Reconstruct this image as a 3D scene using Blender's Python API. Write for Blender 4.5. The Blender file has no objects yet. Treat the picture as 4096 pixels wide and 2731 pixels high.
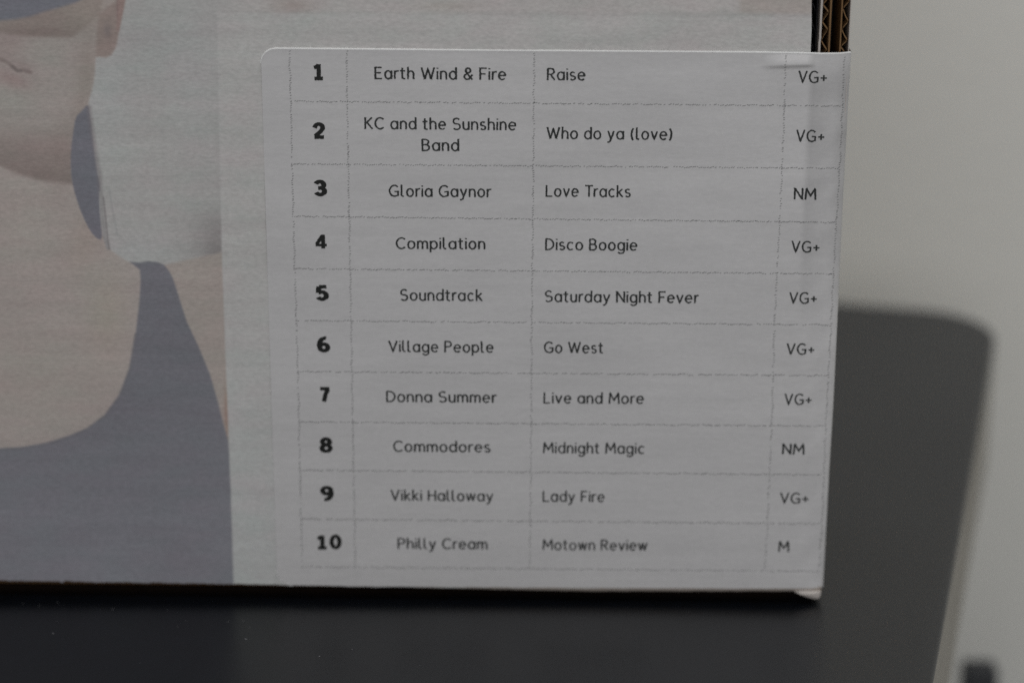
import bpy, bmesh, math, random
import numpy as np
from mathutils import Vector

# ------------------------------------------------------------------ camera, world, lamps, exposure
scene = bpy.context.scene
col = scene.collection
random.seed(7)
rng = np.random.default_rng(7)

F = 9586.0                                  # focal length in photo pixels (55 mm on a small sensor)
PITCH, YAW, ROLL = math.radians(18.66), math.radians(-0.497), math.radians(0.344)
DIST = 0.437
def cam_axes():
    p, y, r = PITCH, YAW, ROLL
    f = np.array([math.sin(y) * math.cos(p), math.cos(y) * math.cos(p), -math.sin(p)])
    rt = np.array([math.cos(y), -math.sin(y), 0.0]); up = np.cross(rt, f)
    r2 = rt * math.cos(r) + up * math.sin(r)
    return r2, np.cross(r2, f), f
RT, UP, FW = cam_axes()
def ray(px, py):
    return FW * F + RT * (px - 2048.0) - UP * (py - 1365.5)
# camera height: the table top (z = 0) meets the face of the box at photo row 2398
_d = ray(2048, 2398)
CAM = np.array([0.0, -DIST, DIST * -_d[2] / _d[1]])
def P(px, py):
    """photo pixel -> (x, z) on the vertical plane y = 0 (the face of the box)"""
    d = ray(px, py); t = -CAM[1] / d[1]
    return CAM[0] + t * d[0], CAM[2] + t * d[2]
def Parr(px, py):
    px = np.asarray(px, float); py = np.asarray(py, float)
    d = FW[None] * F + RT[None] * (px.ravel()[:, None] - 2048) - UP[None] * (py.ravel()[:, None] - 1365.5)
    t = -CAM[1] / d[:, 1]
    return CAM[0] + t * d[:, 0], CAM[2] + t * d[:, 2]
def T(px, py, z=0.0):
    """photo pixel -> (x, y) on a level plane"""
    d = ray(px, py); t = (z - CAM[2]) / d[2]
    return CAM[0] + t * d[0], CAM[1] + t * d[1]

cd = bpy.data.cameras.new('camera'); cam = bpy.data.objects.new('camera', cd); col.objects.link(cam)
from mathutils import Matrix
m = Matrix(((RT[0], UP[0], -FW[0], CAM[0]), (RT[1], UP[1], -FW[1], CAM[1]), (RT[2], UP[2], -FW[2], CAM[2]), (0, 0, 0, 1)))
cam.matrix_world = m
cd.sensor_width = 36.0; cd.lens = F / 4096 * 36.0
cd.clip_start = 0.01; cd.clip_end = 50
_d = ray(2048, 560); _t = -CAM[1] / _d[1]
cd.dof.use_dof = True
cd.dof.focus_distance = float(_t * F)
cd.dof.aperture_fstop = cd.lens / 11.6
scene.camera = cam

world = bpy.data.worlds.new('World'); scene.world = world; world.use_nodes = True
bg = world.node_tree.nodes['Background']
bg.inputs[0].default_value = (0.93, 0.97, 1.0, 1); bg.inputs[1].default_value = 0.205

def area(name, loc, target, sx, sy, power, color):
    l = bpy.data.lights.new(name, 'AREA'); l.shape = 'RECTANGLE'; l.size = sx; l.size_y = sy
    l.energy = power; l.color = color
    o = bpy.data.objects.new(name, l); col.objects.link(o); o.location = loc
    o.rotation_euler = (Vector(target) - Vector(loc)).to_track_quat('-Z', 'Y').to_euler()
    return o
area('ceiling_lamp', (0.0, 0.04, 0.84), (0.0, 0.04, 0.0), 0.5, 0.28, 4.1, (1.0, 0.99, 0.965))
area('front_fill', (0.10, -1.25, 0.38), (0.0, 0.0, 0.0), 1.3, 0.9, 5.2, (1.0, 0.985, 0.985))  # added front fill for the box face, no window known there

scene.view_settings.view_transform = 'Standard'; scene.view_settings.look = 'None'
scene.view_settings.exposure = 0.0; scene.view_settings.gamma = 1.0
scene.view_settings.use_curve_mapping = False
scene.cycles.use_denoising = False
scene.cycles.sample_clamp_indirect = 1.0
scene.cycles.caustics_reflective = False
scene.cycles.caustics_refractive = False
scene.cycles.max_bounces = 8

# ------------------------------------------------------------------ materials
def lin(c):
    c = np.asarray(c, float) / 255.0
    return np.where(c <= 0.04045, c / 12.92, ((c + 0.055) / 1.055) ** 2.4)
E0 = 0.385                                   # light on the box face: a surface's picture value = albedo * E0
def alb(rgb): return tuple(float(v) for v in lin(rgb) / E0)

def nodes(name):
    mt = bpy.data.materials.new(name); mt.use_nodes = True
    nt = mt.node_tree; b = nt.nodes['Principled BSDF']
    return mt, nt, b
def noise(nt, scale, detail=4, rough=0.6, vec=None, stretch=None):
    n = nt.nodes.new('ShaderNodeTexNoise'); n.inputs['Scale'].default_value = scale
    n.inputs['Detail'].default_value = detail; n.inputs['Roughness'].default_value = rough
    tc = nt.nodes.new('ShaderNodeTexCoord'); src = tc.outputs['Object']
    if stretch:
        mp = nt.nodes.new('ShaderNodeMapping'); mp.inputs['Scale'].default_value = stretch
        nt.links.new(src, mp.inputs[0]); src = mp.outputs[0]
    nt.links.new(src, n.inputs['Vector'])
    return n
def ramp(nt, fac, lo, hi, p0=0.3, p1=0.7):
    r = nt.nodes.new('ShaderNodeMapRange'); r.inputs[1].default_value = p0; r.inputs[2].default_value = p1
    r.inputs[3].default_value = lo; r.inputs[4].default_value = hi
    nt.links.new(fac, r.inputs[0]); return r.outputs[0]
def mult(nt, col_in, facs):
    cur = col_in
    for f in facs:
        mx = nt.nodes.new('ShaderNodeMix'); mx.data_type = 'RGBA'; mx.blend_type = 'MULTIPLY'
        mx.inputs[0].default_value = 1.0
        cmb = nt.nodes.new('ShaderNodeCombineColor')
        for k in range(3): nt.links.new(f, cmb.inputs[k])
        if isinstance(cur, tuple): mx.inputs[6].default_value = (*cur, 1)
        else: nt.links.new(cur, mx.inputs[6])
        nt.links.new(cmb.outputs[0], mx.inputs[7]); cur = mx.outputs[2]
    return cur
def bump(nt, b, h, strength, dist):
    bp = nt.nodes.new('ShaderNodeBump'); bp.inputs['Strength'].default_value = strength
    bp.inputs['Distance'].default_value = dist
    nt.links.new(h, bp.inputs['Height']); nt.links.new(bp.outputs[0], b.inputs['Normal'])

def paper_mat(name, color=None, attr=None, tone=None, fine=(0.95, 1.05), big=(0.965, 1.03), rough=0.62, spec=0.3):
    mt, nt, b = nodes(name)
    b.inputs['Roughness'].default_value = rough; b.inputs['Specular IOR Level'].default_value = spec
    if attr:
        a = nt.nodes.new('ShaderNodeAttribute'); a.attribute_name = attr; src = a.outputs['Color']
    else: src = tuple(color)
    if tone:
        a = nt.nodes.new('ShaderNodeAttribute'); a.attribute_name = tone; src = mult(nt, src, [a.outputs['Fac']])
    n1 = noise(nt, 1500, 3, 0.7, stretch=(0.6, 1, 1.3))
    n2 = noise(nt, 90, 4, 0.6, stretch=(0.35, 1, 1.6))
    n3 = noise(nt, 420, 2, 0.5, stretch=(0.25, 1, 1.8))
    n4 = noise(nt, 380, 2, 0.5, stretch=(0.05, 1, 1.0)); n5 = noise(nt, 28, 3, 0.6, stretch=(0.8, 1, 1.0))
    k_ = 0.03 if attr else 0.014
    c = mult(nt, src, [ramp(nt, n1.outputs[0], *fine), ramp(nt, n2.outputs[0], *big), ramp(nt, n3.outputs[0], 0.985, 1.015),
                       ramp(nt, n4.outputs[0], 1 - k_, 1 + k_), ramp(nt, n5.outputs[0], 1 - k_, 1 + k_)])
    if attr:                                           # uneven ink: some fibres stay pinker, some greener
        mx = nt.nodes.new('ShaderNodeMix'); mx.data_type = 'RGBA'; mx.blend_type = 'MULTIPLY'; mx.inputs[0].default_value = 1.0
        n6 = noise(nt, 160, 4, 0.6, stretch=(0.5, 1, 1.2)); cm = nt.nodes.new('ShaderNodeCombineColor')
        nt.links.new(ramp(nt, n6.outputs[0], 0.975, 1.03), cm.inputs[0]); nt.links.new(ramp(nt, n6.outputs[0], 1.012, 0.985), cm.inputs[1]); cm.inputs[2].default_value = 1.0
        nt.links.new(c, mx.inputs[6]); nt.links.new(cm.outputs[0], mx.inputs[7]); c = mx.outputs[2]
    nt.links.new(c, b.inputs['Base Color'])
    bump(nt, b, n2.outputs[0], 0.10, 0.001)
    return mt

M = {}
M['print'] = paper_mat('faded_print_on_board', attr='ink', fine=(0.90, 1.10), big=(0.935, 1.06))
M['sticker'] = paper_mat('white_matt_label_paper', alb((143, 142, 142)), tone='hollow_shade', fine=(0.96, 1.04), big=(0.96, 1.035), rough=0.5, spec=0.35)
M['sticker_edge'] = paper_mat('label_cut_edge', (0.86, 0.86, 0.85), rough=0.5)
M['white_liner'] = paper_mat('white_paper_liner', (0.62, 0.57, 0.53))
M['brown_white'] = paper_mat('shaded_brownish_liner', (0.46, 0.405, 0.36))  # brownish liner, with the shade of its turned-under edge in the colour
def plain(name, color, rough=0.6, spec=0.3, var=(0.85, 1.12), scale=600, stretch=None):
    mt, nt, b = nodes(name); n = noise(nt, scale, 4, 0.6, stretch=stretch)
    nt.links.new(mult(nt, tuple(color), [ramp(nt, n.outputs[0], *var)]), b.inputs['Base Color'])
    b.inputs['Roughness'].default_value = rough; b.inputs['Specular IOR Level'].default_value = spec
    return mt
M['kraft'] = plain('brown_kraft_paper', (0.25, 0.145, 0.065), 0.7)
M['kraft_shaded'] = plain('shaded_brown_kraft_paper', (0.11, 0.06, 0.027), 0.8)  # brown kraft darkened for the shade of the recess under the box
M['shaded_board'] = plain('blue_black_shaded_board', (0.022, 0.021, 0.026), 0.7)  # near-black colour carries the shade of the recessed board and the gap
M['ink'] = plain('black_printer_ink', (0.03, 0.033, 0.032), 0.5, 0.3, (0.6, 1.8), 2500)
M['ink_bold'] = plain('solid_black_printer_ink', (0.012, 0.013, 0.012), 0.5, 0.3, (0.7, 1.4), 2500)
M['rule'] = plain('grey_dithered_ink', (0.25, 0.25, 0.25), 0.6, 0.3, (0.7, 1.4), 2500)
M['dust'] = plain('pale_dust', (0.20, 0.20, 0.21), 0.9)
M['post'] = plain('dark_grey_coated_metal', (0.045, 0.047, 0.052), 0.55)
M['band'] = plain('pale_beige_edge_veneer', (0.36, 0.335, 0.29), 0.5, 0.3, (0.94, 1.05), 60)

mt, nt, b = nodes('black_satin_laminate')
n1 = noise(nt, 260, 5, 0.65); n2 = noise(nt, 14, 3, 0.5)
nt.links.new(mult(nt, (0.002, 0.003, 0.005), [ramp(nt, n1.outputs[0], 0.85, 1.15)]), b.inputs['Base Color'])
nt.links.new(ramp(nt, n2.outputs[0], 0.27, 0.33), b.inputs['Roughness'])
b.inputs['IOR'].default_value = 1.47
bump(nt, b, noise(nt, 1800, 2, 0.5).outputs[0], 0.02, 0.0005)
M['table'] = mt
mt, nt, b = nodes('off_white_wall_paint')
n1 = noise(nt, 3.0, 4, 0.55); n2 = noise(nt, 220, 3, 0.5)
nt.links.new(mult(nt, (0.745, 0.742, 0.705), [ramp(nt, n1.outputs[0], 0.955, 1.04)]), b.inputs['Base Color'])
b.inputs['Roughness'].default_value = 0.7
bump(nt, b, n2.outputs[0], 0.15, 0.001)
M['wall'] = mt
mt, nt, b = nodes('grey_floor')
n1 = noise(nt, 6.0, 4, 0.55)
nt.links.new(mult(nt, (0.35, 0.34, 0.32), [ramp(nt, n1.outputs[0], 0.9, 1.1)]), b.inputs['Base Color'])
M['floor'] = mt

# ------------------------------------------------------------------ object helpers
def mesh_obj(name, verts, faces, mat, parent=None, smooth=False):
    me = bpy.data.meshes.new(name); me.from_pydata([tuple(map(float, v)) for v in verts], [], [tuple(f) for f in faces])
    me.update(); me.materials.append(mat)
    if smooth: me.polygons.foreach_set('use_smooth', [True] * len(me.polygons))
    o = bpy.data.objects.new(name, me); col.objects.link(o)
    if parent is not None: o.parent = parent
    return o
def grid_mesh(name, XYZ, mat, parent=None, smooth=True):
    """XYZ: (rows, cols, 3)"""
    r, c = XYZ.shape[:2]
    idx = np.arange(r * c).reshape(r, c)
    q = np.stack([idx[:-1, :-1], idx[1:, :-1], idx[1:, 1:], idx[:-1, 1:]], -1).reshape(-1, 4)
    me = bpy.data.meshes.new(name)
    me.vertices.add(r * c); me.vertices.foreach_set('co', XYZ.reshape(-1).astype(np.float32))
    me.loops.add(q.size); me.loops.foreach_set('vertex_index', q.reshape(-1).astype(np.int32))
    me.polygons.add(len(q)); me.polygons.foreach_set('loop_start', (np.arange(len(q)) * 4).astype(np.int32))
    me.polygons.foreach_set('loop_total', np.full(len(q), 4, np.int32))
    me.polygons.foreach_set('use_smooth', np.full(len(q), smooth))
    me.update(calc_edges=True); me.validate(); me.materials.append(mat)
    o = bpy.data.objects.new(name, me); col.objects.link(o)
    if parent is not None: o.parent = parent
    return o
def empty(name, loc):
    o = bpy.data.objects.new(name, None); col.objects.link(o); o.location = loc; o.empty_display_size = 0.02
    return o
def box(vf, x0, x1, y0, y1, z0, z1):
    v, f = vf; n = len(v)
    v += [(x0, y0, z0), (x1, y0, z0), (x1, y1, z0), (x0, y1, z0), (x0, y0, z1), (x1, y0, z1), (x1, y1, z1), (x0, y1, z1)]
    f += [tuple(n + k for k in q) for q in ((0, 3, 2, 1), (4, 5, 6, 7), (0, 1, 5, 4), (1, 2, 6, 5), (2, 3, 7, 6), (3, 0, 4, 7))]
def box_obj(name, b6, mat, parent=None, bevel=0.0):
    vf = ([], []); box(vf, *b6); o = mesh_obj(name, vf[0], vf[1], mat, parent)
    if bevel:
        md = o.modifiers.new('bevel', 'BEVEL'); md.width = bevel; md.segments = 2
    return o
mm = 0.001

# ------------------------------------------------------------------ the setting: wall, floor
ax, ay = T(3350, 1203); bx, by = T(3800, 1239)           # two points of the far table edge
fdir = np.array([bx - ax, by - ay]); fdir /= np.linalg.norm(fdir)
nrm = np.array([-fdir[1], fdir[0]])                        # away from the camera
if nrm[1] < 0: nrm = -nrm
FLOOR = -0.72
wc = np.array([bx, by]) + nrm * 0.045
w0 = wc - fdir * 3.0; w1 = wc + fdir * 3.0
v = [(w0[0], w0[1], FLOOR), (w1[0], w1[1], FLOOR), (w1[0], w1[1], 1.9), (w0[0], w0[1], 1.9)]
v += [(p[0] + nrm[0] * 0.1, p[1] + nrm[1] * 0.1, p[2]) for p in v]
wall = mesh_obj('wall', v, [(0, 1, 2, 3), (5, 4, 7, 6), (4, 0, 3, 7), (1, 5, 6, 2), (3, 2, 6, 7), (4, 5, 1, 0)], M['wall'])
wall['kind'] = 'structure'; wall['label'] = 'plain off-white wall behind the table and the box'; wall['category'] = 'wall'
floor = mesh_obj('floor', [(-3, -3, FLOOR - 0.004), (3, -3, FLOOR - 0.004), (3, 3, FLOOR - 0.004), (-3, 3, FLOOR - 0.004)], [(0, 1, 2, 3)], M['floor'])
floor['kind'] = 'structure'

# ------------------------------------------------------------------ table
C0 = np.array([bx, by])                                   # far edge passes here
e1 = np.array(T(3808, 2300)); e2 = np.array(T(3729, 2731))  # right edge
edir = (e1 - e2) / np.linalg.norm(e1 - e2)
# corner = intersection of far edge line and right edge line
A = np.array([[fdir[0], -edir[0]], [fdir[1], -edir[1]]]); s = np.linalg.solve(A, e2 - C0)
corner = C0 + fdir * s[0]
LX, LY = 0.62, 0.56
RAD = 0.021
c_fr = corner; c_fl = corner - fdir * LX; c_nr = corner - edir * LY; c_nl = c_fl - edir * LY
def rounded_outline(pts, rad, n=14):
    out = []
    for i in range(4):
        p = pts[i]; a = pts[i - 1] - p; c = pts[(i + 1) % 4] - p
        a = a / np.linalg.norm(a); c = c / np.linalg.norm(c)
        half = math.acos(float(np.dot(a, c))) / 2; t = rad / math.tan(half)
        ctr = p + (a + c) / np.linalg.norm(a + c) * rad / math.sin(half)
        v0 = p + a * t - ctr; v1 = p + c * t - ctr
        a0 = math.atan2(v0[1], v0[0]); a1 = math.atan2(v1[1], v1[0]); d = (a1 - a0 + math.pi) % (2 * math.pi) - math.pi
        for k in range(n + 1):
            th = a0 + d * k / n; out.append(ctr + rad * np.array([math.cos(th), math.sin(th)]))
    return np.array(out)
outl = [c_fr, c_nr, c_nl, c_fl]
THK = 0.036
tab = empty('side_table', (float((c_fr[0] + c_nl[0]) / 2), float((c_fr[1] + c_nl[1]) / 2), FLOOR))
tab['label'] = 'black satin side table with rounded corner and pale beige edge, under the cardboard box'; tab['category'] = 'table'
def local(vs, par): return [(p[0] - par.location[0], p[1] - par.location[1], p[2] - par.location[2]) for p in vs]
# the black top rolls over softly towards its rim
prof = [(0.004, 0.0), (0.002, -0.00008), (0.0008, -0.00032), (0.0002, -0.0008), (0.0, -0.0015)]
V = []; Fc = []
n = None
for off, z in prof:
    cen = sum(outl) / 4
    pts = [p for p in outl]
    # inset outline
    ins = []
    for i in range(4):
        a = pts[i - 1] - pts[i]; c = pts[(i + 1) % 4] - pts[i]
        a = a / np.linalg.norm(a); c = c / np.linalg.norm(c)
        half = math.acos(float(np.dot(a, c))) / 2
        ins.append(pts[i] + (a + c) / np.linalg.norm(a + c) * off / math.sin(half))
    ring = rounded_outline(ins, max(RAD - off, 0.004))
    n = len(ring); V += [(p[0], p[1], z) for p in ring]
for k in range(len(prof) - 1):
    for i in range(n):
        j = (i + 1) % n; Fc.append((k * n + i, (k + 1) * n + i, (k + 1) * n + j, k * n + j))
Fc.append(tuple(range(n)))
top = mesh_obj('table_top', local(V, tab), Fc, M['table'], tab, smooth=True)
md = top.modifiers.new('wn', 'WEIGHTED_NORMAL')
ring = rounded_outline(outl, RAD)
ring2 = ring
V = [(p[0], p[1], -0.0016) for p in ring] + [(p[0], p[1], -THK) for p in ring2]
Fc = [(i, (i + n), (i + 1) % n + n, (i + 1) % n) for i in range(n)] + [tuple(range(2 * n - 1, n - 1, -1)), tuple(range(n))]
mesh_obj('edge_band', local(V, tab), Fc, M['band'], tab)
for p in outl:
    q = p + (sum(outl) / 4 - p) * 0.22
    vf = ([], []); box(vf, q[0] - .016, q[0] + .016, q[1] - .016, q[1] + .016, FLOOR, -THK)
    mesh_obj('leg', local(vf[0], tab), vf[1], M['post'], tab)

# dark slim post standing between table and wall, its top seen at the lower right
pz = -0.085
px0, py0 = T(3920, 2656, pz)
post = empty('post', (px0, py0, FLOOR)); post['label'] = 'dark grey blurred post with flat top beside the table edge, against the pale wall'; post['category'] = 'post'
vf = ([], []); box(vf, -.0046, .0046, -.004, .004, 0.004, pz - FLOOR)
o = mesh_obj('shaft', vf[0], vf[1], M['post'], post); bv = o.modifiers.new('b', 'BEVEL'); bv.width = 0.0012; bv.segments = 3
vf = ([], []); box(vf, -.02, .02, -.016, .016, 0.0, 0.004)
mesh_obj('foot_plate', vf[0], vf[1], M['post'], post)

# ------------------------------------------------------------------ the box
XE, _ = P(3246, 120)                        # right edge of the printed front panel
XL = XE - 0.318; ZT = 0.322; DEP = 0.045
bxr = empty('cardboard_record_box', (XE, 0.0, 0.0))
bxr['label'] = 'printed cardboard record box standing on the black table, with a white track-list sticker'
bxr['category'] = 'box'
bxr.location = (0, 0, 0)
def bottom_py(px):                           # lower edge of the printed sheet in the photo
    return np.interp(px, [-600, 0, 600, 1000, 1500, 2500, 3280, 3400], [2308, 2319, 2328, 2334, 2344, 2350, 2351, 2351])

# ---- printed sheet with the faded portrait
def soft(poly, X, Y, w=7.0):
    """soft inside mask of a polygon; w = half width of the transition in photo pixels"""
    poly = np.asarray(poly, float); m_ = np.zeros(X.shape); 
    x0, x1 = poly[:, 0].min() - 3 * w, poly[:, 0].max() + 3 * w; y0, y1 = poly[:, 1].min() - 3 * w, poly[:, 1].max() + 3 * w
    sel = (X > x0) & (X < x1) & (Y > y0) & (Y < y1)
    xs = X[sel]; ys = Y[sel]; d = np.full(xs.shape, 1e9); ins = np.zeros(xs.shape, bool)
    for i in range(len(poly)):
        a = poly[i - 1]; c = poly[i]; e = c - a; L = (e ** 2).sum() + 1e-9
        t = np.clip(((xs - a[0]) * e[0] + (ys - a[1]) * e[1]) / L, 0, 1)
        d = np.minimum(d, np.hypot(xs - a[0] - t * e[0], ys - a[1] - t * e[1]))
        cond = (a[1] > ys) != (c[1] > ys)
        with np.errstate(divide='ignore', invalid='ignore'):
            xi = a[0] + (ys - a[1]) * (c[0] - a[0]) / (c[1] - a[1] if c[1] != a[1] else 1e-9)
        ins ^= cond & (xs < xi)
    sd = np.where(ins, d, -d); t = np.clip((sd + w) / (2 * w), 0, 1)
    m_[sel] = t * t * (3 - 2 * t); return m_
def smooth_poly(pts, it=2):
    p = np.asarray(pts, float)
    for _ in range(it):
        q = np.empty((2 * len(p), 2)); nx_ = np.roll(p, -1, 0)
        q[0::2] = p * .75 + nx_ * .25; q[1::2] = p * .25 + nx_ * .75; p = q
    return p
def blob(X, Y, cx, cy, rx, ry, ang=0.0):
    a = math.radians(ang); dx = X - cx; dy = Y - cy
    u = (dx * math.cos(a) + dy * math.sin(a)) / rx; v_ = (-dx * math.sin(a) + dy * math.cos(a)) / ry
    return np.exp(-(u * u + v_ * v_))
gx = np.concatenate([np.arange(-640, 965, 5.0), np.arange(970, 3230, 20.0), np.arange(3232, 3247, 3.5)])
gy = np.concatenate([np.arange(-640, 2300, 5.0), np.linspace(2302, 2364, 13)])
X, Y = np.meshgrid(gx, gy)
rgb = np.zeros(X.shape + (3,)); rgb[:] = (134, 133, 131)
def lay(mask, c, k=1.0):
    global rgb
    mk = (mask * k)[..., None]; rgb = rgb * (1 - mk) + np.array(c, float) * mk
lay(blob(X, Y, 420, 360, 110, 260), (137, 138, 137), .6)
lay(blob(X, Y, 560, 1000, 150, 60), (137, 137, 136), .7)
lay(blob(X, Y, 900, 960, 120, 120), (108, 105, 104), .75)
lay(blob(X, Y, 880, 1000, 60, 40), (104, 101, 100), .5)
lay(blob(X, Y, 640, 180, 160, 180), (130, 131, 130), .5)
lay(blob(X, Y, 780, 300, 120, 300), (135, 135, 134), .6)
# shoulder right of the strap
lay(soft([(640, 1062), (700, 1050), (790, 1030), (900, 1006), (960, 1900), (880, 1800), (700, 1300)], X, Y, 9), (130, 123, 118))
lay(blob(X, Y, 912, 1640, 14, 120), (118, 98, 88), .9)
# face and neck skin
skin = [(-900, -900), (560, -900), (512, -60), (503, 0), (490, 60), (476, 130), (470, 168), (462, 195), (446, 221), (425, 230), (384, 227),
        (382, 240), (380, 285), (374, 335), (366, 368), (358, 390), (352, 415), (352, 470), (365, 560), (380, 700), (400, 900), (425, 985), (460, 1012), (505, 1042),
        (545, 1056), (575, 1060), (590, 1200), (560, 1800), (-900, 1900)]
lay(soft(skin, X, Y, 7), (131, 124, 120))
sk = soft(skin, X, Y, 6)
def shade(mask, c, k=1.0): lay(mask * sk, c, k)
shade(blob(X, Y, 90, 900, 190, 260), (134, 127, 122), .7)
shade(blob(X, Y, 120, 1500, 380, 200), (133, 127, 121), .6)
shade(blob(X, Y, 350, 950, 70, 150, 20), (127, 118, 111), .6)
shade(blob(X, Y, 430, 1250, 80, 160), (131, 123, 114), .6)
shade(soft([(-900, 560), (0, 560), (290, 600), (290, 735), (230, 729), (153, 720), (77, 697), (0, 664), (-900, 560)], X, Y, 12) * np.clip((Y - 470 - 0.12 * X) / 200, 0, 1), (107, 98, 94), .95)
shade(blob(X, Y, 100, 560, 300, 70, 4), (113, 104, 100), .75)
shade(blob(X, Y, 250, 620, 55, 120, 8), (113, 103, 99), .7)
shade(blob(X, Y, 330, 470, 40, 60), (120, 111, 106), .8)
shade(blob(X, Y, 345, 300, 45, 160, 6), (118, 111, 105), .75)
shade(blob(X, Y, 60, 420, 150, 110), (126, 123, 118), .8)
shade(blob(X, Y, 190, 250, 90, 90), (127, 124, 119), .8)
# lip areas and the mouth line
shade(blob(X, Y, 20, 190, 60, 80, 50), (123, 112, 109), .8)
shade(blob(X, Y, 50, 320, 80, 34, 20), (122, 109, 106), .8)
shade(blob(X, Y, 90, 265, 46, 20, 20), (118, 108, 105), .7)
# brown shadow over the cheek, its lower rim fairly crisp
shade(soft([(-900, 60), (0, 128), (45, 138), (100, 145), (160, 147), (220, 150), (290, 150), (330, 120), (400, 60), (420, -60), (-100, -300), (-900, -300)], X, Y, 9), (113, 104, 99), .85)
shade(blob(X, Y, 360, 40, 90, 70), (122, 114, 108), .8)
shade(blob(X, Y, 150, 125, 160, 16), (106, 97, 93), .6)
# dark glasses or cap
lay(soft([(-900, 60), (-60, 88), (0, 83), (60, 78), (120, 67), (180, 47), (240, 30), (300, 12), (345, -12), (330, -500), (-900, -600)], X, Y, 10), (94, 95, 101))
# ear
shade(soft([(384, 227), (386, 160), (395, 60), (430, 30), (468, 0), (480, -80), (560, -80), (480, 120), (462, 197), (445, 222), (425, 231)], X, Y, 12), (116, 105, 100), .85)
shade(soft([(468, -60), (468, 60), (466, 120), (480, 130), (494, 50), (505, -60)], X, Y, 5), (119, 101, 97), .7)
shade(blob(X, Y, 430, 122, 16, 26), (100, 93, 92), .75)
shade(blob(X, Y, 469, 35, 4, 50), (104, 90, 88), .6)
def stroke(pts, w0, w1, c, k):
    pts = np.asarray(pts, float); d = np.full(X.shape, 1e9)
    sel = (X > pts[:, 0].min() - 60) & (X < pts[:, 0].max() + 60) & (Y > pts[:, 1].min() - 60) & (Y < pts[:, 1].max() + 60)
    xs, ys = X[sel], Y[sel]; dd = np.full(xs.shape, 1e9)
    for i in range(1, len(pts)):
        a, c_ = pts[i - 1], pts[i]; e = c_ - a; t = np.clip(((xs - a[0]) * e[0] + (ys - a[1]) * e[1]) / (e @ e), 0, 1)
        dd = np.minimum(dd, np.hypot(xs - a[0] - t * e[0], ys - a[1] - t * e[1]))
    mk = np.zeros(X.shape); mk[sel] = np.clip(1 - (dd - w0) / w1, 0, 1); lay(mk, c, k)
stroke([(-60, 215), (0, 238), (30, 249), (52, 268), (70, 283), (92, 281), (122, 290)], 2, 10, (104, 95, 92), .75)
stroke([(52, 268), (70, 283), (84, 284)], 2, 8, (90, 84, 82), .5)
# dark wedge of garment behind the neck
lay(soft(smooth_poly([(350, 417), (326, 446), (302, 468), (292, 540), (284, 600), (283, 680), (292, 745), (314, 820), (345, 895), (378, 948), (412, 962), (402, 880), (396, 790), (402, 750), (388, 680), (374, 580), (364, 490), (358, 440)], 1), X, Y, 5), (92, 92, 98))
stroke([(356, 430), (368, 520), (384, 620), (398, 700), (402, 780)], 2, 14, (100, 94, 96), .5)
stroke([(404, 770), (410, 860), (420, 950), (432, 992)], 3, 7, (118, 117, 116), .9)
stroke([(414, 790), (424, 880), (432, 960), (438, 996)], 1, 5, (100, 97, 97), .7)
stroke([(438, 760), (452, 850), (470, 940)], 1, 6, (122, 122, 121), .6)
# tank top
shirt = [(520, 1047), (560, 1050), (592, 1044), (632, 1048), (658, 1060), (678, 1085), (692, 1112), (712, 1174), (747, 1285), (794, 1384), (840, 1495), (870, 1600),
         (893, 1694), (916, 1770), (930, 2030), (936, 2400), (-900, 2400), (-900, 1800), (-100, 1797), (0, 1793), (93, 1787), (187, 1770), (280, 1741), (350, 1711), (420, 1659), (479, 1577),
         (519, 1472), (543, 1332), (557, 1215), (563, 1122), (560, 1078)]
lay(soft(shirt, X, Y, 6), (92, 92, 97))
lay(soft(shirt, X, Y, 6) * np.clip((Y - 1500) / 700, 0, 1), (100, 100, 105))
stroke([(0, 1797), (93, 1791), (187, 1774), (280, 1745), (350, 1715), (420, 1663), (479, 1581), (519, 1476), (543, 1336)], 3, 6, (86, 86, 90), .4)
# the paler rectangle laid over the print, right of its edge
xe = np.interp(Y, [-640, 50, 1011, 1484, 1764, 1950, 2333], [866, 868, 888, 905, 916, 924, 936])
over = np.clip((X - xe + 4) / 8, 0, 1) * np.clip((Y - (52 + 0.008 * (X - 900)) + 5) / 10, 0, 1)
strip = np.clip((X - 866) / 120, 0, 1) * (1 - np.clip((Y - 40) / 20, 0, 1))
lay(strip, (140, 137, 135), .9)
lay(blob(X, Y, 1170, 20, 90, 34) * (Y < 200), (124, 117, 112), .7)
lay(blob(X, Y, 1790, 24, 120, 24), (133, 127, 122), .6)
lay(blob(X, Y, 2450, 8, 300, 40), (137, 134, 132), .6)
lay(soft([(2960, -300), (3270, -300), (3270, 56), (2955, 52)], X, Y, 12), (130, 124, 119), .7)
lay(over, (140, 139, 137))
lay(over * np.clip((Y - 1100) / 900, 0, 1), (139, 140, 139), .8)
lay(np.clip(1 - np.abs(X - xe - 3) / 7, 0, 1) * (Y > 60) * (X > 0), (140, 140, 139), .35)
gxw, gzw = Parr(X, Y)
gxw = gxw.reshape(X.shape); gzw = gzw.reshape(X.shape)
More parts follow.
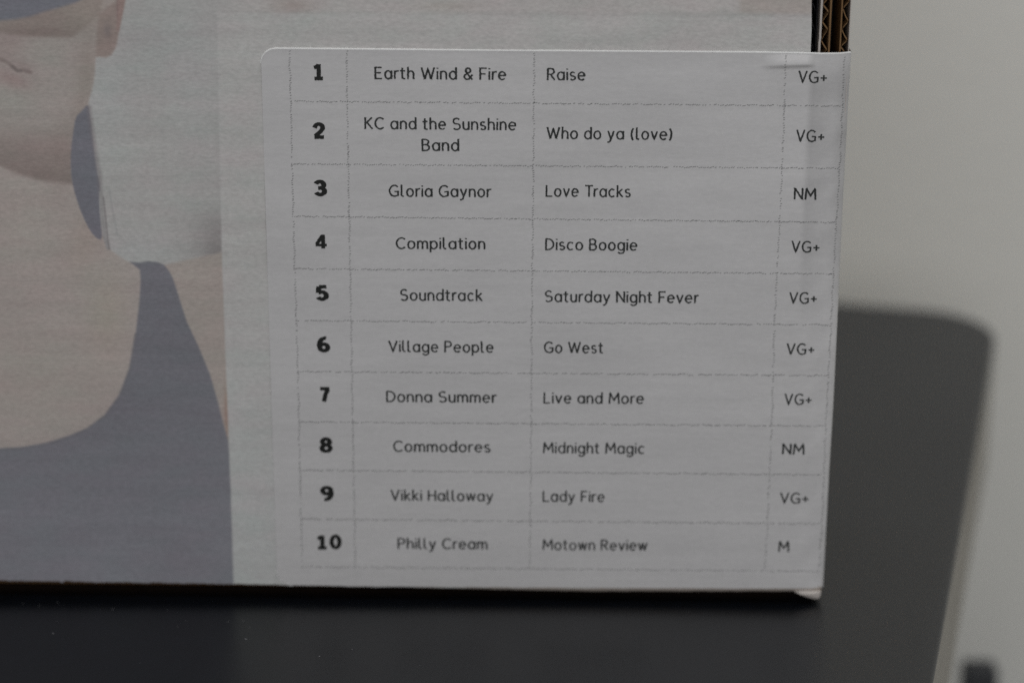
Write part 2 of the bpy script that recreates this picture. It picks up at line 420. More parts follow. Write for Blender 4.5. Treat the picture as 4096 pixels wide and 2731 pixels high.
# lower edge: slightly torn
raw = np.cumsum(rng.normal(0, 1, len(gx))); raw -= np.convolve(raw, np.ones(25) / 25, 'same')
edge_py = bottom_py(gx) + np.clip(raw, -4, 4) * 0.7 + np.interp(gx, [235, 250, 262, 300], [0, 6, -3, 0]) * (gx < 400)
lastrow = np.linspace(2302, 2364, 13)
for j in range(13):
    tt = j / 12.0
    _, zz = Parr(gx, 2302 + (edge_py - 2302) * tt); xx, _ = Parr(gx, 2302 + (edge_py - 2302) * tt)
    gzw[-13 + j] = zz; gxw[-13 + j] = xx
gxw = np.minimum(gxw, XE)
gxw = np.maximum(gxw, XL)
def clampz(z): return np.minimum(z, ZT)
ydisp = -0.0001 + 0.00012 * np.sin(gxw * 37 + gzw * 11) * 0
o = grid_mesh('printed_sheet', np.stack([gxw, np.full_like(gxw, -0.00012), clampz(gzw)], -1), M['print'], bxr)
o['label'] = 'faded printed cover picture of a person in a dark grey tank top'
at = o.data.color_attributes.new('ink', 'FLOAT_COLOR', 'POINT')
ca = np.ones((rgb.shape[0] * rgb.shape[1], 4), np.float32); ca[:, :3] = (lin(rgb) / E0).reshape(-1, 3)
at.data.foreach_set('color', ca.ravel())

_, ZB = P(100, 2314)
def board(name, b6, mat, label=None):
    o = box_obj(name, b6, mat, bxr)
    if label: o['label'] = label
    return o
# front panel board just behind the printed sheet (its corrugated core)
board('front_panel', (XL, XE - 0.0002, 0.0, 0.0016, ZB + 0.0006, ZT), M['kraft'])
board('back_panel', (XL, XE + 0.007, DEP - 0.0016, DEP, 0.0008, ZT), M['kraft'])
board('top_panel', (XL + 0.0017, XE + 0.0068, 0.0018, DEP - 0.0018, ZT - 0.0016, ZT), M['kraft'])
board('bottom_panel', (XL + 0.0005, XE + 0.0062, 0.0055, DEP - 0.002, 0.00015, 0.0017), M['kraft_shaded'])
board('left_side_panel', (XL, XL + 0.0016, 0.0018, DEP - 0.0018, 0.002, ZT - 0.002), M['kraft'])

# three corrugated boards of the right wall, cut edges towards the camera
def pxx(px, py=120): return P(px, py)[0]
def corrugated(x0, x1, y0, lt, rt, phase, lmat, rmat, fmat, y1=DEP - 0.0018, wob=0.0):
    par = empty('corrugated_board', (0, 0, 0)); par.parent = bxr
    zs = np.arange(0.0022, ZT - 0.0018, 0.0009)
    def sheet(name, xc, th, mat, w):
        V = []; Fq = []
        off = w * np.cumsum(rng.normal(0, 1, len(zs))); 
        if w: off = off - np.convolve(off, np.ones(21) / 21, 'same')
        for k, z in enumerate(zs):
            dx = off[k] if w else 0.0
            V += [(xc + dx, y0 + abs(dx), z), (xc + th + dx, y0 + abs(dx) * .5, z), (xc + th, y1, z), (xc, y1, z)]
            if k:
                a = (k - 1) * 4; b_ = k * 4
                for e in range(4): Fq.append((a + e, a + (e + 1) % 4, b_ + (e + 1) % 4, b_ + e))
        Fq += [(3, 2, 1, 0), tuple(len(V) - 4 + q for q in range(4))]
        mesh_obj(name, V, Fq, mat, par)
    sheet('liner', x0, lt, lmat, wob); sheet('liner', x1 - rt, rt, rmat, 0.0)
    # fluting: wavy sheet between the liners
    per = 0.00345; xs0 = x0 + lt + 0.00006; xs1 = x1 - rt - 0.00006; th = 0.00022
    V = []; Fq = []; zz = np.arange(0.0024, ZT - 0.002, per / 12)
    for k, z in enumerate(zz):
        ph = ((z + phase + 0.00022 * math.sin(z * 610 + x0 * 900) + 0.00012 * math.sin(z * 1730)) / per) % 1.0
        tri = 1 - abs(2 * ph - 1); tri = np.clip((tri - .5) * 1.12 + .5 + 0.035 * math.sin(z * 3300 + x0 * 5000), 0.02, .98)
        x = xs0 + (xs1 - xs0 - th) * tri
        yy = y0 + 0.00025
        V += [(x, yy, z - th * .6), (x + th * .35, yy, z + th * .6), (x + th * .35, y1, z + th * .6), (x, y1, z - th * .6)]
        if k:
            a = (k - 1) * 4; b_ = k * 4
            for e in range(4): Fq.append((a + e, a + (e + 1) % 4, b_ + (e + 1) % 4, b_ + e))
    mesh_obj('fluting', V, Fq, fmat, par)
corrugated(pxx(3250), pxx(3276), 0.0034, 0.00012, 0.00018, 0.0010, M['shaded_board'], M['shaded_board'], M['shaded_board'])
corrugated(pxx(3280), pxx(3325), 0.0008, 0.00038, 0.00030, 0.0006, M['white_liner'], M['kraft'], M['kraft'], wob=0.00003)
corrugated(pxx(3367), pxx(3405), 0.0021, 0.00026, 0.00010, 0.0022, M['kraft'], M['white_liner'], M['kraft'])
# dark sheet added for the shade in the gap between the boards
board('gap_shade_sheet', (pxx(3328), pxx(3361), 0.012, 0.013, 0.0025, ZT - 0.002), M['shaded_board'])
board('outer_side_sheet', (pxx(3405.3), pxx(3407), 0.0024, DEP - 0.0002, 0.0022, ZT), M['white_liner'])

# ------------------------------------------------------------------ the sticker
rim_pts = [(-200, 3425), (215, 3403), (400, 3391), (800, 3370), (1100, 3356), (1600, 3332), (1880, 3315), (2337, 3291), (2500, 3283)]
def top_py(px): return np.interp(px, [1000, 1100, 2000, 3000, 3190, 3243, 3290, 3360, 3410], [194, 197, 205, 212, 214.5, 216, 218, 217, 212])
def bot_py(px): return np.interp(px, [1000, 1150, 1700, 2500, 3100, 3240, 3290], [2338, 2339, 2345, 2350, 2352, 2352, 2347])
def sticker_y(px, py):
    """depth of the sticker's surface behind (+) or in front (-) of the box face, in metres"""
    px = np.asarray(px, float); py = np.asarray(py, float)
    xr = np.interp(py, [p[0] for p in rim_pts], [p[1] for p in rim_pts])
    s_ = px - (xr - 150)                                   # distance into the bridged zone, photo px
    up = np.clip((1300 - py) / 900, 0, 1)                  # the hollow is deepest near the top
    y = np.full(np.broadcast(px, py).shape, -0.00024)
    hollow = np.clip((s_ + 10) / 90, 0, 1); hollow = hollow * hollow * (3 - 2 * hollow)
    y = y + hollow * 0.00014 + up * 0.0019 * np.clip((s_ - 22) / 130, 0, 1.1) ** 1.25
    # wavy creases in the bridged zone
    y = y + hollow * (0.00006 * np.sin(py / 47.0 + px / 60.0) + 0.00007 * np.sin(py / 113.0 - px / 35.0) + 0.00003 * np.sin(py / 19.0 + px / 25.0))
    # fold near the upper right corner
    cy = 264 - 0.00006 * (px - 3150) ** 2 * 0.4 - 0.03 * (px - 3060)
    along = np.clip((px - 3045) / 90, 0, 1) * np.clip((3262 - px) / 30, 0, 1)
    t = py - cy
    ridge = np.where(t < 0, np.exp(-(t / 44.0) ** 2), np.exp(-(t / 9.0) ** 2))
    y = y - 0.00075 * along * ridge
    # barely visible waves over the flat part
    y = y + 0.00005 * np.sin(px / 310 + py / 120) + 0.00003 * np.sin(px / 125 - py / 90) + 0.00001 * np.sin(px / 230 + py / 31)
    # rim turns away round the corner of the box
    e = np.clip((px - (xr - 46)) / 46, 0, 1)
    y = y + 0.0011 * (1 - np.sqrt(np.clip(1 - e * e * 0.985, 0, 1)))
    return y
def S(px, py, lift=0.0):
    px = np.ravel(np.asarray(px, float)); py = np.ravel(np.asarray(py, float))
    y = sticker_y(px, py) - lift
    d = FW[None] * F + RT[None] * (px[:, None] - 2048) - UP[None] * (py[:, None] - 1365.5)
    t = (y - CAM[1]) / d[:, 1]
    return np.stack([CAM[0] + t * d[:, 0], y, CAM[2] + t * d[:, 2]], -1)
# sheet grid in (u, v); left border has rounded corners, right border is the rim
U = np.concatenate([np.linspace(0, 0.86, 150), np.linspace(0.863, 1, 120)])
rv = 62.0
vrows = np.concatenate([np.linspace(0, 0.035, 30), np.linspace(0.038, 0.96, 200), np.linspace(0.963, 1, 24)])
def left_x(v_):                                             # left border with its rounded corners
    py = 197 + (2338 - 197) * v_
    base = np.interp(py, [197, 2338], [1043, 1108]); rr = 62.0
    dt = np.clip(rr - (py - 197), 0, rr); db = np.clip(rr - (2338 - py), 0, rr)
    return base + rr - np.sqrt(np.maximum(rr * rr - dt * dt, 0)) + rr - np.sqrt(np.maximum(rr * rr - db * db, 0))
rows_ = []
PX = np.zeros((len(vrows), len(U))); PY = np.zeros_like(PX)
for i, v_ in enumerate(vrows):
    pyc = 197 + (2338 - 197) * v_
    lx = left_x(v_); rx = np.interp(pyc, [p[0] for p in rim_pts], [p[1] for p in rim_pts])
    px = lx + (rx - lx) * U
    PX[i] = px; PY[i] = top_py(px) + (bot_py(px) - top_py(px)) * v_
G = S(PX, PY).reshape(len(vrows), len(U), 3)
# top border: the cut edge curls back into the box face (catches the ceiling light)
wrap = []
for k in range(1, 9):                                       # continue round the corner along the side wall
    c = G[:, -1].copy(); c[:, 0] += 0.00012 * min(k, 2); c[:, 1] += 0.0006 * k if k < 3 else 0.0012 + 0.0035 * (k - 2); wrap.append(c)
G = np.concatenate([G, np.stack(wrap, 1)], 1)
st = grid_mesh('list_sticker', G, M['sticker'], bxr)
# show-through plus the shading of hollow and turning rim, painted into label tone
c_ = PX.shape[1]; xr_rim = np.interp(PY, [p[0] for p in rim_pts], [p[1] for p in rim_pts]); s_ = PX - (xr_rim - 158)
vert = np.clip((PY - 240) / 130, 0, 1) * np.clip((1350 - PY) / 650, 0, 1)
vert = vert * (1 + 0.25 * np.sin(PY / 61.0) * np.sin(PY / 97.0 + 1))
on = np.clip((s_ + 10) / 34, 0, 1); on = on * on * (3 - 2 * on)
shade_k = 1 - vert * (0.20 * on * np.exp(-np.clip(s_, 0, None) / 45.0) + 0.10 * on + 0.13 * np.clip((s_ - 100) / 45, 0, 1))
shade_k = np.concatenate([shade_k, np.ones((shade_k.shape[0], G.shape[1] - c_)) * 0.95], 1)
ta = st.data.attributes.new('hollow_shade', 'FLOAT', 'POINT'); ta.data.foreach_set('value', shade_k.astype(np.float32).ravel())
st['label'] = 'white track-list sticker wrapped round the right corner'
# cut edge along top and left corner: thin rounded lip
def lip(path_px, path_py, nx, nz, h, depth, name='cut_edge'):
    base = S(np.array(path_px), np.array(path_py))
    V = []; Fq = []
    nx = np.asarray(nx); nz = np.asarray(nz)
    prof_ = [(0.0, -0.00006), (0.45, -0.00005), (0.85, 0.00002), (1.0, 0.00012)]
    for k in range(len(base)):
        for a_, d_ in prof_:
            V.append((base[k, 0] + nx[k] * h * a_, base[k, 1] + d_, base[k, 2] + nz[k] * h * a_))
        if k:
            a = (k - 1) * 4; b_ = k * 4
            for e in range(3): Fq.append((a + e, a + e + 1, b_ + e + 1, b_ + e))
    o = mesh_obj(name, V, Fq, M['sticker_edge'], st, smooth=True); return o
tx = np.concatenate([PX[::-1, 0][-24:][:0], PX[0, :]]); ty = PY[0, :]
th_ = np.linspace(math.pi, math.pi / 2, 20)
i0 = [i for i, v_ in enumerate(vrows) if v_ * (2338 - 197) <= 62][::-1]
cxp = PX[i0, 0]; cyp = PY[i0, 0]
nrmx = np.clip((PX[0, 0] - cxp) / 62.0, 0, 1); 
path_x = np.concatenate([cxp, PX[0, 1:]]); path_y = np.concatenate([cyp, PY[0, 1:]])
nxs = np.concatenate([-nrmx, np.zeros(len(PX[0, 1:]))]); nzs = np.sqrt(1 - nxs ** 2)
lip(path_x, path_y, nxs, nzs, 0.00027, 0)
i1 = [i for i, v_ in enumerate(vrows) if (1 - v_) * (2338 - 197) <= 62]
bx_ = PX[i1, 0]; by_ = PY[i1, 0]; nb = np.clip((PX[-1, 0] - bx_) / 62.0, 0, 1)
lip(bx_, by_, -nb, -np.sqrt(1 - nb ** 2), 0.00030, 0)

# ------------------------------------------------------------------ single-stroke lettering, as the schoolbook face on the sticker
def arc(cx, cy, rx, ry, a0, a1, n=None):
    n = n or max(6, int(abs(a1 - a0) / 15))
    return [(cx + rx * math.cos(math.radians(a0 + (a1 - a0) * k / n)), cy + ry * math.sin(math.radians(a0 + (a1 - a0) * k / n))) for k in range(n + 1)]
Xh = 0.70; r = 0.245; xr_ = Xh / 2
O = lambda: arc(r, xr_, r, xr_, 90, 450, 24)
def nshape(x0, w): return [(x0, Xh * .62)] + arc(x0 + w / 2, Xh * .62, w / 2, Xh * .38, 180, 0, 10) + [(x0 + w, 0)]
G_ = {
 'a': ([O(), [(2 * r, Xh), (2 * r, 0)]], 2 * r),
 'b': ([[(0, 1.04), (0, 0)], O()], 2 * r),
 'c': ([arc(r, xr_, r, xr_, 50, 310, 16)], 2 * r - .05),
 'd': ([O(), [(2 * r, 1.04), (2 * r, 0)]], 2 * r),
 'e': ([[(0.01, xr_ + .02), (2 * r, xr_ + .02)], arc(r, xr_, r, xr_, 3, 315, 18)], 2 * r),
 'g': ([O(), [(2 * r, Xh), (2 * r, -.08)] + arc(r, -.08, r, .22, 0, -150, 8)], 2 * r),
 'h': ([[(0, 1.04), (0, 0)], nshape(0, .42)], .42),
 'i': ([[(0, Xh), (0, 0)], [(0, .93), (0, .98)]], 0.0),
 'k': ([[(0, 1.04), (0, 0)], [(.38, Xh), (0, .30)], [(.12, .40), (.42, 0)]], .42),
 'l': ([[(0, 1.04), (0, .16)] + arc(.15, .16, .15, .16, 180, 280, 6)], .18),
 'm': ([[(0, Xh), (0, 0)], nshape(0, .36), nshape(.36, .36)], .72),
 'n': ([[(0, Xh), (0, 0)], nshape(0, .42)], .42),
 'o': ([O()], 2 * r),
 'p': ([[(0, Xh), (0, -.30)], O()], 2 * r),
 'r': ([[(0, Xh), (0, 0)], [(0, Xh * .6)] + arc(.22, Xh * .6, .22, Xh * .4, 180, 75, 7)], .22),
 's': ([arc(.18, .52, .17, .18, 45, 230, 10) + [(.22, .345)] + arc(.19, .175, .18, .175, 60, -145, 10)], .37),
 't': ([[(.10, .95), (.10, .14)] + arc(.24, .14, .14, .14, 180, 290, 6), [(-.06, Xh), (.28, Xh)]], .28),
 'u': ([[(0, Xh), (0, .24)] + arc(.21, .24, .21, .24, 180, 360, 10) + [(.42, Xh)], [(.42, Xh), (.42, 0)]], .42),
 'v': ([[(0, Xh), (.22, 0), (.44, Xh)]], .44),
 'w': ([[(0, Xh), (.17, 0), (.34, Xh), (.51, 0), (.68, Xh)]], .68),
 'y': ([[(0, Xh), (.23, .02)], [(.45, Xh), (.16, -.20), (.06, -.28), (-.03, -.28)]], .45),
 'B': ([[(0, 1), (0, 0)], [(0, 1), (.24, 1)] + arc(.24, .765, .21, .235, 90, -90, 10) + [(0, .53)], [(.22, .53)] + arc(.26, .265, .25, .265, 90, -90, 10) + [(0, 0)]], .52),
 'C': ([arc(.37, .5, .37, .5, 48, 312, 20)], .62),
 'D': ([[(0, 1), (0, 0), (.14, 0)] + arc(.14, .5, .46, .5, -90, 90, 18) + [(0, 1)]], .60),
 'E': ([[(.46, 1), (0, 1), (0, 0), (.48, 0)], [(0, .52), (.40, .52)]], .48),
 'F': ([[(.46, 1), (0, 1), (0, 0)], [(0, .50), (.38, .50)]], .44),
 'G': ([arc(.38, .5, .38, .5, 48, 300, 20) + [(.66, .10), (.68, .44), (.40, .44)]], .68),
 'H': ([[(0, 1), (0, 0)], [(.56, 1), (.56, 0)], [(0, .52), (.56, .52)]], .56),
 'K': ([[(0, 1), (0, 0)], [(.50, 1), (0, .42)], [(.14, .56), (.54, 0)]], .53),
 'L': ([[(0, 1), (0, 0), (.46, 0)]], .44),
 'M': ([[(0, 0), (.05, 1), (.38, .32), (.71, 1), (.76, 0)]], .76),
 'N': ([[(0, 0), (0, 1), (.58, 0), (.58, 1)]], .58),
 'P': ([[(0, 0), (0, 1), (.24, 1)] + arc(.24, .745, .26, .255, 90, -90, 10) + [(0, .49)]], .50),
 'R': ([[(0, 0), (0, 1), (.24, 1)] + arc(.24, .75, .25, .25, 90, -90, 10) + [(0, .50)], [(.22, .50), (.52, 0)]], .52),
 'S': ([arc(.27, .745, .25, .255, 40, 235, 12) + [(.30, .50)] + arc(.27, .26, .27, .26, 62, -140, 12)], .54),
 'T': ([[(0, 1), (.60, 1)], [(.30, 1), (.30, 0)]], .50),
 'V': ([[(0, 1), (.31, 0), (.62, 1)]], .62),
 'W': ([[(0, 1), (.24, 0), (.47, .92), (.70, 0), (.94, 1)]], .94),
 '&': ([[(.60, 0), (.16, .62)] + arc(.30, .78, .18, .22, 215, -30, 10) + [(.14, .44)] + arc(.24, .24, .24, .24, 140, 310, 10) + [(.60, .40)]], .60),
 '(': ([arc(.34, .45, .30, .62, 125, 235, 10)], .20),
 ')': ([arc(-.16, .45, .30, .62, 55, -55, 10)], .12),
 '+': ([[(0, .42), (.46, .42)], [(.23, .66), (.23, .18)]], .46),
}
# bold wide figures (pen wider than tall)
Dg = {
 '1': ([[(.02, .74), (.20, .80), (.34, .90)], [(.36, .95), (.36, .05)], [(.04, .07), (.66, .07)]], .66),
 '2': ([[(.08, .68)] + arc(.36, .70, .25, .22, 165, -20, 14) + [(.50, .50), (.12, .16)], [(.06, .10), (.68, .10)]], .70),
 '3': ([arc(.34, .69, .24, .22, 160, -60, 14) + [(.34, .50)], [(.24, .50), (.36, .50)] + arc(.36, .29, .26, .21, 70, -160, 14)], .68),
 '4': ([[(.50, .95), (.50, .05)], [(.46, .88), (.10, .32)], [(.04, .27), (.72, .27)]], .72),
 '5': ([[(.62, .90), (.18, .90)], [(.17, .92), (.14, .50)], [(.14, .50)] + arc(.35, .32, .26, .24, 125, -155, 16)], .68),
 '6': ([arc(.38, .30, .25, .22, 90, 450, 24), arc(.46, .42, .36, .50, 185, 78, 14)], .70),
 '7': ([[(.04, .90), (.68, .90)], [(.60, .88), (.42, .55), (.28, .04)]], .70),
 '8': ([arc(.35, .71, .22, .20, 90, 450, 22), arc(.35, .28, .26, .21, 90, 450, 24)], .70),
 '9': ([arc(.34, .69, .25, .22, 90, 450, 24), arc(.26, .57, .36, .50, 5, -102, 14)], .70),
 '0': ([arc(.38, .5, .28, .41, 90, 450, 28)], .76),
}
SP = .25                                    # space between letters
def layout(text, table, gap):
    x = 0.0; out = []
    for ch in text:
        if ch == ' ': x += .36; continue
        g, w = table[ch]
        out.append((g, x)); x += w + gap
    return out, x - gap
def resample(pts, step):
    pts = np.asarray(pts, float); seg = np.hypot(*(pts[1:] - pts[:-1]).T); cum = np.concatenate([[0], np.cumsum(seg)])
    n_ = max(2, int(math.ceil(cum[-1] / step)) + 1); s_ = np.linspace(0, cum[-1], n_)
    # keep the corner points so that angles stay crisp
    ang = [cum[i] for i in range(1, len(pts) - 1) if np.dot(pts[i] - pts[i - 1], pts[i + 1] - pts[i]) / (seg[i - 1] * seg[i] + 1e-12) < .8]
    s_ = np.unique(np.concatenate([s_, ang]))
    return np.stack([np.interp(s_, cum, pts[:, 0]), np.interp(s_, cum, pts[:, 1])], -1)
def ribbons(glyphs, pen_x, pen_y, step, jag, mapf, cap_ext):
    V = []; Fq = []; layer = 0
    for g, x0 in glyphs:
        for pl in g:
            q = resample(pl, step)
            closed = np.hypot(*(q[0] - q[-1])) < 1e-3
            if not closed:
                d0 = q[0] - q[1]; d1 = q[-1] - q[-2]
                q[0] = q[0] + d0 / (np.hypot(*d0) + 1e-9) * cap_ext; q[-1] = q[-1] + d1 / (np.hypot(*d1) + 1e-9) * cap_ext
            tg = np.gradient(q, axis=0)
            if closed: tg[0] = tg[-1] = q[1] - q[-2]
            nn = np.stack([-tg[:, 1], tg[:, 0]], -1); nn /= np.hypot(*nn.T)[:, None] + 1e-9
            # sharp corners: widen the mitre
            e = np.diff(q, axis=0); e /= np.hypot(*e.T)[:, None] + 1e-9
            ms = np.ones(len(q)); cs = (e[1:] * e[:-1]).sum(1); ms[1:-1] = np.clip(1 / np.sqrt(np.clip((1 + cs) / 2, .2, 1)), 1, 1.7)
            off = nn * np.array([pen_x, pen_y]) / 2 * ms[:, None]
            ja = 1 + jag * rng.normal(0, 1, len(q)); jb = 1 + jag * rng.normal(0, 1, len(q))
            a = q + off * ja[:, None]; b_ = q - off * jb[:, None]
            a[:, 0] += x0; b_[:, 0] += x0
            base = len(V); layer += 1
            for k in range(len(q)):
                V.append((*a[k], layer)); V.append((*b_[k], layer))
                if k: Fq.append((base + 2 * k - 2, base + 2 * k - 1, base + 2 * k + 1, base + 2 * k))
    V = np.array(V); pts = mapf(V[:, 0], V[:, 1]); out = pts.copy()
    out[:, 1] -= 0.0000008 * V[:, 2]
    return out, Fq
KK = 4096 / 2352.0
# converts a world (x, z) on the box face back to photo pixels so that the sticker's relief can be looked up
def to_px(x, z):
    d = np.stack([x - CAM[0], np.full_like(x, -CAM[1]), z - CAM[2]], -1)
    w = d @ FW; return 2048 + F * (d @ RT) / w, 1365.5 - F * (d @ UP) / w
def lettering(name, text, x0, x1, yb0, yb1, table=G_, gap=SP, cap=2.12 * mm, pen=(.145, .135), jag=.15, step=.075, mat='ink', lift=0.00005, ext=.03, lab=None):
    gl, w = layout(text, table, gap)
    xa, za = P(x0 * KK, yb0 * KK); xb, zb = P(x1 * KK, yb1 * KK)
    half = pen[0] / 2
    umin = min(min(p[0] for p in pl) + x0_ for g_, x0_ in gl for pl in g_); umax = max(max(p[0] for p in pl) + x0_ for g_, x0_ in gl for pl in g_)
    def mapf(u, v_):
        t = (u - umin + half) / (umax - umin + 2 * half)
        x = xa + (xb - xa) * t; z = za + (zb - za) * t + (v_ + pen[1] / 2 * 0) * cap
        px_, py_ = to_px(x, z)
        return S(px_, py_, lift)
    V, Fq = ribbons(gl, pen[0], pen[1], step, jag, mapf, ext)
    # light raggedness of the slanted printer hatch
    V[:, 2] += 0.000018 * np.sin(V[:, 0] * 24000 + V[:, 2] * 9000)
    o = mesh_obj(name, V, Fq, M[mat], st)
    o['label'] = lab or ('printed words ' + text.replace('&', 'and').replace('+', ' plus'))
    return o
T_ = [
 ("Earth Wind & Fire", 860, 1163, 181, 183.5), ("Raise", 1256, 1345, 184, 184.5),
 ("KC and the Sunshine", 837, 1186, 296, 299), ("Band", 968, 1055, 346, 346.5),
 ("Who do ya (love)", 1255, 1544, 318.5, 321), ("Gloria Gaynor", 893, 1130, 451, 452.5),
 ("Love Tracks", 1253, 1449, 451, 452.5), ("Compilation", 909, 1115, 571, 572), ("Disco Boogie", 1252, 1464, 573.5, 575),
 ("Soundtrack", 919, 1109, 689.5, 690.5), ("Saturday Night Fever", 1251, 1606, 692.5, 695.5),
 ("Village People", 892, 1134, 807, 809), ("Go West", 1249, 1386, 809.5, 810.5),
 ("Donna Summer", 887, 1142, 922, 924), ("Live and More", 1248, 1479, 925, 926.5),
 ("Commodores", 903, 1127, 1036, 1037.5), ("Midnight Magic", 1247, 1480, 1039.5, 1041),
 ("Vikki Halloway", 897, 1133, 1148, 1150), ("Lady Fire", 1246, 1389, 1150.5, 1151.5),
 ("Philly Cream", 913, 1120, 1258.5, 1260), ("Motown Review", 1246, 1487, 1261.5, 1263),
]
for t_, a, b_, c, d in T_: lettering('lettering', t_, a, b_, c, d)
Gd = [("VG+", 1833, 1900, 189.5, 191), ("VG+", 1828, 1894, 324.5, 326), ("NM", 1823, 1875, 457.5, 458.5), ("VG+", 1817, 1883, 578.5, 580), ("VG+", 1812, 1877, 696, 697),
      ("VG+", 1806, 1871, 813, 814), ("VG+", 1801, 1865, 928, 929), ("NM", 1796, 1848, 1042, 1043), ("VG+", 1791, 1858, 1154.5, 1155.5), ("M", 1787, 1813, 1265.5, 1266)]
for k, (t_, a, b_, c, d) in enumerate(Gd): lettering('lettering', t_, a, b_, c, d)
Nm = [("1", 718, 745.5, 183.5), ("2", 718, 748.5, 319), ("3", 721.5, 750.5, 450), ("4", 722, 754, 572.5), ("5", 726, 755, 690), ("6", 729, 758, 808), ("7", 732, 761, 923),
      ("8", 735, 763.5, 1038), ("9", 737, 766, 1149), ("10", 726, 784, 1260)]
for t_, a, b_, c in Nm:
    o = lettering('row_number', t_, a - 1.2, b_ + 1.2, c, c, Dg, .26, 3.05 * mm, (.24, .17) if t_ == '4' else (.31, .235), .05, .07, 'ink_bold', 0.00005, 0.0, 'bold black figure ' + t_)

# dotted rules of the table, broken up as a dithered print
def rule(pts, slots, period, seed):
    rg = np.random.default_rng(seed)
    pts = np.array(pts, float) * 1.0
    seg = np.hypot(*(pts[1:] - pts[:-1]).T); cum = np.concatenate([[0], np.cumsum(seg)]); L = cum[-1]
    vertical = abs(pts[-1, 1] - pts[0, 1]) > abs(pts[-1, 0] - pts[0, 0])
    pat = rg.uniform(-1, 1, 40); s_ = 0.0; C_ = []
    while s_ < L:
        ph = (s_ % period) / period
        lat = (2.4 if vertical else 2.0) * (abs(((s_ / period * 2.3) % 1) * 2 - 1) * 1.4 - .7) + 2.2 * pat[int(ph * 39)]
        ln = rg.uniform(4.5, 9); ang = math.radians(rg.uniform(14, 34)); th = rg.uniform(2.2, 3.1)
        if pat[int(ph * 39)] > -.78: C_.append((s_, lat, ln, ang, th))
        s_ += (rg.uniform(7.0, 10.5) if pat[int(ph * 39) - 1] < .6 else rg.uniform(5, 7)) * (1.12 if vertical else 1.0)
    V = []; Fq = []
    for (s1, lat, ln, ang, th) in C_:
        cx = np.interp(s1, cum, pts[:, 0]); cy = np.interp(s1, cum, pts[:, 1])
        if vertical: cx += lat
        else: cy += lat
        dx, dy = math.cos(ang) * ln / 2, -math.sin(ang) * ln / 2; ex, ey = math.sin(ang) * th / 2, math.cos(ang) * th / 2
        k = len(V); V += [(cx - dx - ex, cy - dy - ey), (cx + dx - ex, cy + dy - ey), (cx + dx + ex, cy + dy + ey), (cx - dx + ex, cy - dy + ey)]
        Fq.append((k + 3, k + 2, k + 1, k))
    V = np.array(V); W = S(V[:, 0], V[:, 1], 0.00004)
    mesh_obj('dotted_line', W, Fq, M['rule'], st)
K2 = lambda ps: [(x * KK, y * KK) for x, y in ps]
colsL = [[(664, 118), (668, 240), (671, 400), (677, 620), (684, 860), (689, 1080), (694, 1301)],
         [(796, 118), (797, 240), (800, 400), (804, 620), (808, 860), (812, 1080), (816, 1300)],
         [(1227, 123), (1226, 240), (1224, 500), (1221, 740), (1220, 970), (1217, 1303)],
         [(1805, 128), (1799, 330), (1791, 510), (1784, 640), (1779, 740), (1773, 970), (1763, 1200), (1757, 1304)],
         [(1939, 132), (1932, 330), (1921, 510), (1914, 640), (1906, 800), (1897, 970), (1888, 1200), (1882, 1300)]]
for k, c in enumerate(colsL): rule(K2(c), 0, 230, 100 + k)
rowsL = [((668, 233), (1932, 244)), ((670, 377), (1927, 387)), ((672, 497), (1922, 511)), ((677, 617), (1914, 629)), ((680, 736), (1906, 746)), ((685, 853), (1900, 862)), ((688, 968), (1895, 978)),
         ((690, 1079), (1890, 1090)), ((692, 1191), (1886, 1202)), ((694, 1301), (1880, 1311))]
for k, (a, b_) in enumerate(rowsL): rule(K2([a, b_]), 0, 181, 200 + k)

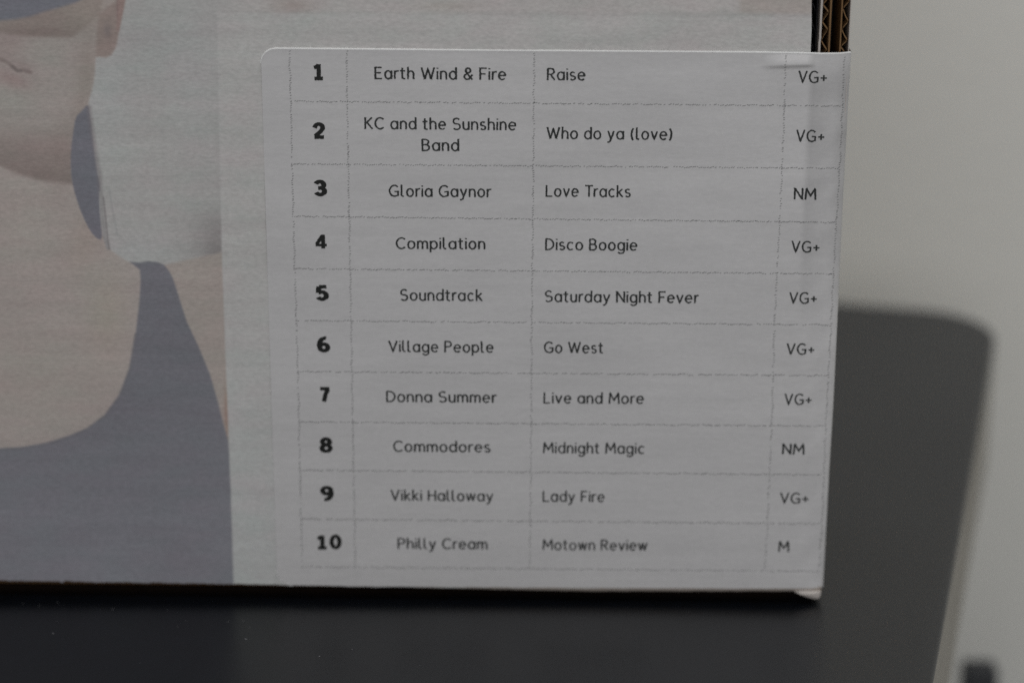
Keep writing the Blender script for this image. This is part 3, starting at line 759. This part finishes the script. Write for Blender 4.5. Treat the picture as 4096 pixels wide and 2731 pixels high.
# lower right corner: a torn white paper fold under the sticker, and the strip of liner
cf_px = [(3176, 2364), (3200, 2373), (3230, 2384), (3258, 2391), (3274, 2389), (3281, 2378), (3283, 2362), (3240, 2359), (3200, 2359)]
V = []; Fq = []
w_ = [P(a, b_) for a, b_ in cf_px]
ctr = P(3245, 2370)
for (x, z) in w_: V.append((x, -0.00035 + 0.0004 * (x < w_[1][0]), z))
V.append((ctr[0], -0.00075, ctr[1]))
for (x, z) in w_: V.append((x, 0.0009, z))
nW = len(w_)
for k in range(nW): Fq.append((k, (k + 1) % nW, nW)); Fq.append((k, nW + 1 + k, nW + 1 + (k + 1) % nW, (k + 1) % nW))
mesh_obj('folded_paper_corner', V, Fq, M['white_liner'], bxr, smooth=False)['label'] = 'torn white paper fold at the lower right corner'

lx_ = np.linspace(1650, 3284, 60); V = []; Fq = []
for k, px in enumerate(lx_):
    top_ = float(bot_py(px)) - 3; low = 2351 + 15 * min(1, (px - 1650) / 700) + rng.uniform(-.8, .8)
    for j, (pp, yy) in enumerate(((top_, 0.00005), (top_ + (low - top_) * .55, 0.00015), (low, 0.0003), (low - 3, 0.0018))):
        x, z = P(px, pp); V.append((x, yy, z))
    if k:
        a = (k - 1) * 4; b_ = k * 4
        for j in range(3): Fq.append((a + j, a + j + 1, b_ + j + 1, b_ + j))
mesh_obj('lower_liner', V, Fq, M['brown_white'], bxr, smooth=True)

# ------------------------------------------------------------------ dust specks on the table top
V = []; Fq = []
dst = [(92, 2413, 6), (157, 2422, 9), (232, 2409, 7), (452, 2435, 8), (212, 2532, 11), (228, 2484, 4), (670, 2437, 4), (745, 2483, 4), (973, 2482, 10), (983, 2555, 14), (913, 2484, 8),
       (1080, 2580, 6), (1408, 2597, 8), (1278, 2624, 12), (999, 2509, 7), (710, 2507, 5), (128, 2450, 4), (1680, 2660, 5), (560, 2650, 4), (1900, 2590, 4), (2500, 2640, 4)]
for (a, b_, s_) in dst:
    x, y = T(a, b_); q = s_ / 20.0 * mm * .42; n_ = 7; k0 = len(V); rot = rng.uniform(0, 6.28); el = rng.uniform(.35, .8)
    for k in range(n_):
        th = k / n_ * 2 * math.pi; u_ = math.cos(th) * q * rng.uniform(.7, 1.2); v_ = math.sin(th) * q * el * rng.uniform(.7, 1.2)
        V.append((x + u_ * math.cos(rot) - v_ * math.sin(rot), y + u_ * math.sin(rot) + v_ * math.cos(rot), 0.00003))
    V.append((x, y, 0.00003 + q * .35)); Fq += [(k0 + k, k0 + (k + 1) % n_, k0 + n_) for k in range(n_)]
dd = mesh_obj('dust', V, Fq, M['dust']); dd['kind'] = 'stuff'; dd['label'] = 'pale dust specks on the black table in front of the box'; dd['category'] = 'dust'
